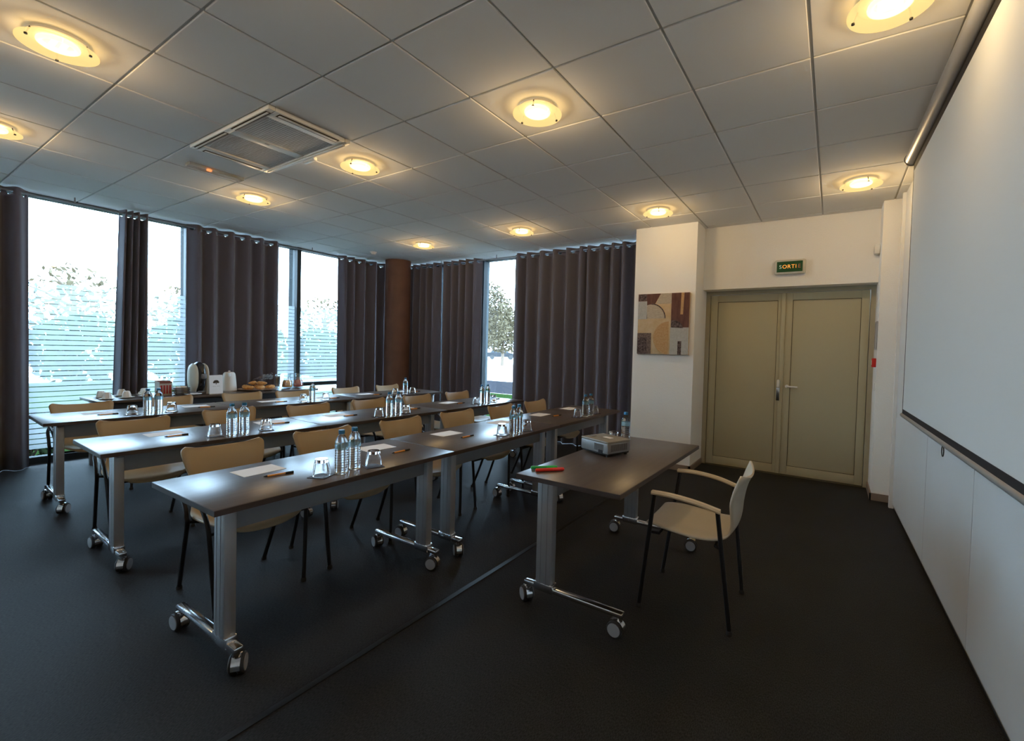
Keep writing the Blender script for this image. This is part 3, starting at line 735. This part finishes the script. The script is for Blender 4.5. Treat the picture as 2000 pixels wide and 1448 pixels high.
def egg(w, d, h, z0, yc=0, xc=0, n=22, rows=14, pw=2.6):
    prof = []; vs = []; fs = []
    for i in range(rows+1):
        q = i/rows; s = max(.02, (1-abs(2*q-1)**pw))**(1/pw) if q > .5 else max(.60, (1-abs(2*q-1)**pw)**(1/pw))
        for k in range(n): a = 2*PI*k/n; vs.append((xc+d*s*math.cos(a), yc+w*s*math.sin(a), z0+h*q))
    for i in range(rows):
        for k in range(n): fs.append((i*n+k, i*n+(k+1) % n, (i+1)*n+(k+1) % n, (i+1)*n+k))
    fs += [tuple(range(n-1, -1, -1)), tuple(rows*n+k for k in range(n))]
    return vs, fs
MB().add(*egg(.066, .125, .37, .015)).build('body', mat('machine_black', (.012, .014, .018), .18, coat=.5), t)
for s in (-1, 1):
    MB().add(*egg(.030, .112, .345, .02, yc=s*.060)).build('side_shell', mat('machine_cream', (.62, .60, .50), .3), t)
MB().box(.08, .17, -.05, .05, 0, .030, bev=.008).build('drip_tray', M_CASTER, t)
MB().box(.09, .145, -.025, .025, .18, .24, bev=.008).build('spout', M_CASTER, t)
sm = MB().lathe([(.03, 0), (.05, .004), (.085, .014), (.086, .017), (.05, .008), (.001, .006)], n=28, capt=False).build('saucer', M_WHITEP, fix=True); sm.location = (-6.42, 2.36, BZ)
tag(sm, 'white plate in front of the coffee machine', 'saucer')
# card with the tree emblem
t = thing('table_card', 'upright white card with a dark tree emblem on the buffet', 'card', (-6.40, 2.595, BZ), .22)
MB().box(-.0015, .0015, -.105, .105, 0, .295, tf=lambda v: Vector((v.x-.05*v.z, v.y, v.z))).build('card_front', M_PAPER, t, smooth=False)
MB().box(-.0015, .0015, -.105, .105, 0, .295, tf=lambda v: Vector((v.x-.075+.20*v.z, v.y, v.z))).build('card_back', M_PAPER, t, smooth=False)
card_ = t
m = MB()
def disc(cy, cz, ry, rz, n=14): m.prism([(cy+ry*math.cos(2*PI*k/n), cz+rz*math.sin(2*PI*k/n)) for k in range(n)], 0, .0006, tf=lambda v: Vector((.0022+v.z-.05*v.y, v.x, v.y)))
for (a, b, c, d) in ((0, .195, .030, .022), (-.028, .182, .022, .016), (.028, .182, .022, .016), (-.018, .198, .020, .016), (.018, .198, .020, .016)): disc(a, b, c, d)
m.prism([(-.008, .150), (.008, .150), (.005, .185), (-.005, .185)], 0, .0006, tf=lambda v: Vector((.0022+v.z-.05*v.y, v.x, v.y)))
m.build('tree_emblem', mat('emblem_brown', (.07, .05, .025), .7), t, smooth=False, fix=True)
m = MB()
for k in range(9):
    if k == 4: continue
    m.prism([(-.052+.0125*k, .117), (-.045+.0125*k, .117), (-.045+.0125*k, .124), (-.052+.0125*k, .124)], 0, .0005, tf=lambda v: Vector((.0022+v.z-.05*v.y, v.x, v.y)))
m.build('caption_line', mat('caption_grey', (.4, .37, .33), .7), t, smooth=False, fix=True)['kind'] = 'stuff'
card_.scale = (.8, .78, .78)
# kettle
t = thing('kettle', 'white jug kettle behind the tree card', 'kettle', (-6.70, 2.865, BZ), 1.2)
MB().lathe([(.085, 0), (.088, .012), (.086, .02), (.080, .10), (.072, .19), (.066, .225), (.06, .235)], n=28).build('kettle_body', M_WHITEP, t)
MB().lathe([(.06, .235), (.05, .245), (.012, .250), (.012, .265), (.001, .268)], n=24).build('lid', M_WHITEP, t)
MB().tube(bez([(0, .066, .215), (0, .125, .21), (0, .130, .10), (0, .082, .05)], 5), .011, n=8).build('handle', M_WHITEP, t)
MB().prism([(-.02, -.06), (.02, -.06), (0, -.10)], .195, .235).build('spout', M_WHITEP, t)
# pastries
pl = MB().lathe([(.10, 0), (.17, .006), (.235, .016), (.237, .019), (.17, .010), (.001, .008)], n=36, capt=False).build('platter', mat('platter', (.55, .42, .35), .5), fix=True); pl.location = (-6.58, 3.17, BZ)
tag(pl, 'round platter holding the croissants', 'platter')
M_CRO = mat('croissant_crust', (.50, .22, .06), .5, noise=(40, (1, 1, 1), (.68, .40, .14)))
cro = None
for k, (dx, dy, dz, rz) in enumerate(((-.10, -.10, 0, .3), (.02, -.13, 0, 1.2), (.10, -.02, 0, 2.0), (-.02, .02, 0, .7), (-.12, .06, 0, 2.6), (.06, .125, 0, 1.7), (-.05, -.05, .053, 2.2), (.05, .02, .053, .5))):
    l = 'golden croissant, %s' % ['rear left on the platter', 'leftmost at the platter front', 'front middle of the platter', 'bottom centre of the pile', 'rear right on the platter', 'front right on the platter', 'left of the two lying on top', 'right of the two lying on top'][k]
    if cro is None:
        pts = [(.06*math.sin(a)*1.0, .045*(1-math.cos(a))-.02, .026) for a in [-1.5+3*i/16 for i in range(17)]]
        rr = [max(.004, .027*math.cos((-1.5+3*i/16)*.98)**.7*(1+.12*(i % 3 == 0))) for i in range(17)]
        cro = MB().tube(pts, rr, n=10).build('croissant', M_CRO); o = cro
    else: o = cro.copy(); COL.objects.link(o)
    o.location = (-6.58+dx, 3.17+dy, BZ+.016+dz); o.rotation_euler = (0, 0, rz); tag(o, l, 'croissant', 'croissants on the platter')
m = MB(); rnd = random.Random(3); vs = []; N = 14
for i in range(N+1):
    for k in range(N+1):
        u, v = i/N-.5, k/N-.5; vs.append((u*.26, v*.22, .085*math.exp(-6*(u*u+v*v))+.018*rnd.random()+.20*max(0, v-.1)))
m.add(vs, [(i*(N+1)+k, i*(N+1)+k+1, (i+1)*(N+1)+k+1, (i+1)*(N+1)+k) for i in range(N) for k in range(N)])
o = m.build('plastic_wrap', mat_mix('cling_film', ('transparent', (.95, .95, .95)), ('glossy', (.9, .9, .92), .12), .35), smooth=False); o.location = (-6.62, 3.27, BZ+.115)
tag(o, 'crumpled clear plastic wrap over the right of the pastries', 'plastic wrap')
# carafes and plastic cups
for (y, nm, c, txt) in ((3.585, 'orange', (.75, .32, .02), 'glass carafe of orange juice on the buffet'), (3.745, 'red', (.55, .06, .05), 'glass carafe of red juice on the buffet')):
    t = thing('juice_carafe', txt, 'carafe', (-6.62, y, BZ))
    MB().lathe([(.050, 0), (.066, .012), (.070, .035), (.062, .085), (.046, .125), (.043, .160), (.050, .205), (.0485, .205), (.041, .160), (.044, .126), (.060, .085), (.068, .036), (.064, .014), (.001, .006)], n=28, capt=False).build('carafe_glass', mat_mix('thin_glass', ('transparent', (.93, .97, .98)), ('glossy', (1, 1, 1), .03), .14) if 'thin_glass' not in MATS else MATS['thin_glass'], t, fix=True)
    MB().lathe([(.060, .016), (.066, .036), (.058, .085), (.046, .115)], n=24).build('juice', mat(nm+'_juice', c, .25, emit=c, estr=.0), t)
    MB().tube(bez([(0, .045, .19), (0, .085, .18), (0, .085, .11), (0, .062, .085)], 4), .006, n=8).build('handle', MATS['thin_glass'], t)
t = thing('plastic_cups', 'stack of clear plastic cups left of the juice carafes', 'cups', (-6.60, 3.44, BZ))
for k in range(5): MB().lathe([(.024, .03*k), (.034, .085+.03*k), (.035, .087+.03*k), (.033, .085+.03*k), (.023, .003+.03*k), (.001, .003+.03*k)], n=20, capt=False).build('plastic_cup', MATS['thin_glass'], t, fix=True)

# ------------------------------------------------------------------ wall things
t = thing('canvas_picture', 'square abstract canvas of brown, ochre and white shapes on the white pier', 'picture', (-1.755, 5.52, 1.76))
pw, ph_ = .315, .37
MB().box(-pw, pw, -.038, 0, -ph_, ph_, bev=.003).build('canvas', mat('canvas_ochre', (.52, .36, .19), .85, noise=(14, (1, 1, 1), (.58, .43, .26))), t)
A_BR = mat('art_brown', (.105, .045, .035), .85, noise=(30, (1, 1, .3), (.15, .07, .05))); A_DK = mat('art_dark', (.035, .022, .022), .85, noise=(60, (1, 1, 1), (.16, .12, .11)))
A_GY = mat('art_grey', (.40, .39, .35), .85, noise=(40, (3, 1, 1), (.47, .46, .42))); A_OC = mat('art_ochre', (.46, .26, .11), .85, noise=(50, (1, 1, 1), (.52, .33, .16)))
A_CR = mat('art_cream', (.50, .42, .31), .85, noise=(40, (1, 1, 3), (.42, .34, .25)))
def art(nm, poly, m_, lift): # poly in 0..1 image coords (x right, y down)
    MB().prism([(-pw+2*pw*x, ph_-2*ph_*y) for x, y in poly], 0, lift, tf=lambda v: Vector((v.x, -.038-v.z, v.y))).build(nm, m_, t, smooth=False, fix=True)
def arc(cx, cy, rx, ry, a0, a1, n=16): return [(cx+rx*math.cos(a0+(a1-a0)*k/n), cy-ry*math.sin(a0+(a1-a0)*k/n)) for k in range(n+1)]
art('painted_triangle', [(.0, .0), (.45, .0), (.18, .42), (.0, .42)], A_BR, .0012)
art('painted_patch', [(.02, .0), (.17, .0), (.17, .11), (.02, .11)], A_DK, .0018)
art('painted_block', [(.0, .12), (.18, .12), (.18, .42), (.0, .42)], A_GY, .0022)
art('painted_bar', [(.45, .0), (.66, .0), (.66, .17), (.36, .17)], A_CR, .0012)
art('painted_arch', [(.19, .41)]+arc(.27, .41, .27, .235, 0, PI*.62)[0:], A_CR, .0018)
art('painted_curve', arc(.27, .41, .285, .25, 0, PI*.5)+arc(.27, .41, .265, .23, PI*.5, 0), A_DK, .0026)
art('painted_block', [(.66, .0), (1, .0), (1, .56), (.66, .56)], A_BR, .0012)
art('painted_bar', [(.845, .0), (.90, .0), (.885, .35), (.835, .35)], A_OC, .0022)
art('painted_arch', [(.66, .56)]+arc(.67, .57, .22, .13, 0, PI*.5), A_DK, .0020)
art('painted_disc', arc(.62, .73, .30, .27, PI*.5, PI*1.5), A_OC, .0012)
art('painted_block', [(.65, .56), (1, .56), (1, 1), (.65, 1)], A_GY, .0016)
art('painted_block', [(.0, .65), (.28, .65), (.28, 1), (.0, 1)], mat('art_taupe', (.22, .17, .14), .85, noise=(70, (1, 1, 1), (.10, .07, .06))), .0014)
art('painted_patch', [(.0, .73), (.19, .73), (.19, 1), (.0, 1)], A_DK, .0022)
art('painted_bar', [(.80, .78), (.87, .78), (.87, 1), (.80, 1)], A_DK, .0024)
# exit sign
t = thing('exit_sign', 'green illuminated exit sign reading SORTIE above the double door', 'sign', (-.44, DW, 2.412))
MB().box(-.155, .155, -.055, 0, -.082, .082, bev=.018).build('sign_housing', mat('sign_clear', (.55, .53, .46), .35), t)
MB().box(-.13, .125, -.058, -.05, -.058, .060).build('sign_face', mat('sign_green', (.005, .06, .02), .3, emit=(.0, .25, .06), estr=.02), t, smooth=False)
def text_mesh(s, size):
    cu_ = bpy.data.curves.new('txt', 'FONT'); cu_.body = s; cu_.size = size; cu_.align_x = 'CENTER'; cu_.align_y = 'CENTER'; cu_.extrude = .0008
    ob = bpy.data.objects.new('txt', cu_); COL.objects.link(ob); dg = bpy.context.evaluated_depsgraph_get(); me = bpy.data.meshes.new_from_object(ob.evaluated_get(dg)); bpy.data.objects.remove(ob); return me
M_LW = mat('letter_white', (.55, .65, .55), .4, emit=(.5, .7, .55), estr=.25); M_LO = mat('letter_orange', (.8, .3, .05), .4, emit=(1, .36, .06), estr=.9); M_LR = mat('letter_dim', (.25, .10, .06), .4, emit=(.5, .16, .08), estr=.3)
for k, ch in enumerate('SORTIE'):
    me = text_mesh(ch, .058); me.materials.clear(); me.materials.append([M_LW, M_LO, M_LO, M_LO, M_LO, M_LR][k])
    o = bpy.data.objects.new('letter', me); COL.objects.link(o); o.parent = t; o.location = ((-.094, -.052, -.008, .031, .060, .092)[k], -.0595, .0); o.rotation_euler = (PI/2, 0, 0)
# on the return wall
t = thing('motion_detector', 'small white motion detector on the wall return by the ceiling', 'detector', (.37, 5.84, 2.53))
MB().box(-.05, 0, -.045, .045, -.05, .05, bev=.012).build('detector_body', M_WHITEP, t)
MB().lathe([(.032, 0), (.028, .014), (.014, .022)], (-.05, 0, -.01), n=18, axis='x').build('lens', M_ACW, t).scale = (1, 1, 1)
t = thing('notice_frame', 'small framed notice on the wall return beside the door', 'notice', (.37, 5.74, 1.64))
m = MB()
for b in ((-.10, .10, .125, .14), (-.10, .10, -.14, -.125), (-.10, -.085, -.125, .125), (.085, .10, -.125, .125)): m.box(-.014, 0, b[0], b[1], b[2], b[3])
m.build('frame', M_ALU, t, smooth=False)
MB().box(-.006, 0, -.088, .088, -.128, .128).build('sheet', mat('notice_sheet', (.5, .48, .43), .5), t, smooth=False)
t = thing('fire_call_point', 'red fire alarm call point on the wall return', 'alarm', (.37, 5.72, 1.365))
MB().box(-.035, 0, -.045, .045, -.045, .045, bev=.006).build('housing', mat('alarm_red', (.55, .02, .015), .4), t)
MB().box(-.037, -.034, -.028, .028, -.022, .022).build('push_plate', M_WHITEP, t, smooth=False)
t = thing('light_switch', 'white light switch below the red alarm point', 'switch', (.37, 5.72, 1.12))
MB().box(-.010, 0, -.04, .04, -.04, .04, bev=.003).build('cover_plate', M_WHITEP, t)
MB().box(-.015, -.009, -.022, .022, -.025, .025, bev=.002).build('rocker', M_WHITEP, t)

# ------------------------------------------------------------------ outdoors
M_PAVE = mat('pale_gravel', (.62, .59, .54), .95, noise=(8, (1, 1, 1), (.55, .52, .47))); M_ASPH_SHADOW = mat('asphalt_shadow', (.020, .020, .023), .9, spec=0)
struct(MB().box(-170, 60, -60, 230, -.5, -.16).build('ground', M_PAVE), 'pale open ground outside')
struct(MB().box(-40, 10, 12.6, 17.2, -.16, -.152).build('ground_shadow_strip', M_ASPH_SHADOW), 'grey ground strip outside the far windows, building shadow in its colour')  # building shadow on the ground, put into the strip's dark colour
M_LAWN = mat('lawn', (.010, .022, .006), .9, spec=0, noise=(20, (1, 1, 1), (.014, .027, .008)))
struct(MB().box(-14, 4, YG+.4, 12.4, -.16, -.14).build('lawn', M_LAWN), 'strip of green lawn outside the far windows')
struct(MB().box(-22, XG-.6, -8, YG+.3, -.16, -.14).build('lawn_side', M_LAWN), 'garden lawn outside the left windows')
def leaves(name, n, cen, rad, size, m_, parent, seed, flat=.0):
    rnd = random.Random(seed); v = []; f = []
    for _ in range(n):
        while True:
            p = Vector((rnd.uniform(-1, 1), rnd.uniform(-1, 1), rnd.uniform(-1, 1)))
            if .25 < p.length < 1: break
        c = Vector((cen[0]+p.x*rad[0], cen[1]+p.y*rad[1], cen[2]+p.z*rad[2]))
        a = Vector((rnd.gauss(0, 1), rnd.gauss(0, 1), rnd.gauss(0, 1))).normalized(); b = a.cross(Vector((rnd.gauss(0, 1), rnd.gauss(0, 1), rnd.gauss(0, 1)))).normalized()
        s = size*rnd.uniform(.6, 1.3); k = len(v)
        v += [c-a*s, c+b*s*.45, c+a*s, c-b*s*.45]; f.append((k, k+1, k+2, k+3))
    o = MB().add(v, f).build(name, m_, parent, smooth=False); o['kind'] = 'stuff'; return o
M_LF = mat('leaf_green', (.02, .036, .012), .7, spec=.15); M_LFP = mat('leaf_pale', (.085, .068, .040), .7, spec=.1); M_BARK = mat('bark', (.16, .12, .09), .9)
def tree(x, y, h, r, label, seed, m_=M_LF, n=1500, size=.16):
    t = thing('garden_tree', label, 'tree', (x, y, -.16)); rnd = random.Random(seed)
    m = MB().tube([(0, 0, 0), (.05, .03, h*.3), (-.04, .05, h*.6), (0, 0, h*.85)], [.16, .12, .08, .03], n=8)
    for k in range(6):
        a = k*1.05+seed; z = h*(.35+.07*k); m.tube([(0, .02, z), (.45*r*math.cos(a), .45*r*math.sin(a), z+.12*h), (.8*r*math.cos(a), .8*r*math.sin(a), z+.18*h)], [.06, .04, .015], n=6)
    m.build('trunk', M_BARK, t)
    leaves('foliage', n, (0, 0, h*.62), (r, r, h*.40), size, m_, t, seed); return t
tree(-21.5, 25.5, 6.4, 2.3, 'leafy tree seen through the narrow far window', 11, M_LFP, 4200, .15)
tree(-25.2, 33.0, 5.2, 2.6, 'pale tree farther back in the narrow far window', 12, M_LFP, 3000, .2)
tree(-23.6, 4.9, 4.2, 1.6, 'garden tree behind the frosted first window gap', 13, M_LFP, 700, .13)
tree(-23.4, 8.4, 3.9, 1.4, 'small garden tree behind the frosted second window gap', 14, M_LFP, 600, .13)
tree(-23.6, 14.8, 4.1, 1.7, 'garden tree seen beside the window mullion', 15, M_LFP, 600, .13)
def shrub(x, y, r, h, label, seed, n=900, size=.06, m_=M_LF):
    t = thing('shrub', label, 'shrub', (x, y, -.14)); m = MB()
    for k in range(5): m.tube([(0, 0, 0), (.5*r*math.cos(k*1.3), .5*r*math.sin(k*1.3), h*.7)], .012, n=6)
    m.build('stem', M_BARK, t); leaves('foliage', n, (0, 0, h*.5), (r, r, h*.5), size, m_, t, seed)
shrub(-8.35, 1.35, .42, .62, 'low green shrub outside the first window gap, seen left of the table legs', 21)
shrub(-8.4, 2.25, .42, .55, 'low green shrub outside the second window gap', 22)
shrub(-8.4, .46, .42, .60, 'low green shrub outside behind the leftmost curtain', 23, 500)
for k in range(7):
    shrub(-19.5, -1.0+2.6*k, 1.20, 2.3, 'tall garden hedge bush, %s from the left behind the frosted windows' % ['first', 'second', 'third', 'fourth', 'fifth', 'sixth', 'last'][k], 30+k, 900, .17)
# parked car
t = thing('parked_car', 'grey car parked under the trees beyond the far window', 'car', (-39.5, 51.5, -.16), .7)
M_CAR = mat('car_paint', (.02, .022, .025), .4, spec=.2)
MB().prism([(-2.1, .35), (2.1, .35), (2.15, .75), (1.2, .95), (-1.9, .95), (-2.15, .7)], -.85, .85, tf=lambda v: Vector((v.x, v.z, v.y))).build('car_body', M_CAR, t, smooth=False, fix=True)
MB().prism([(-1.6, .95), (1.1, .95), (.45, 1.45), (-1.15, 1.45)], -.75, .75, tf=lambda v: Vector((v.x, v.z, v.y))).build('cabin_glass', mat('car_glass', (.03, .04, .05), .1), t, smooth=False, fix=True)
for (x, y) in ((-1.3, -.8), (-1.3, .8), (1.3, -.8), (1.3, .8)): MB().lathe([(.32, -.1), (.32, .1)], (x, y, .32), n=18, axis='y').build('wheel', M_RUBBER, t)
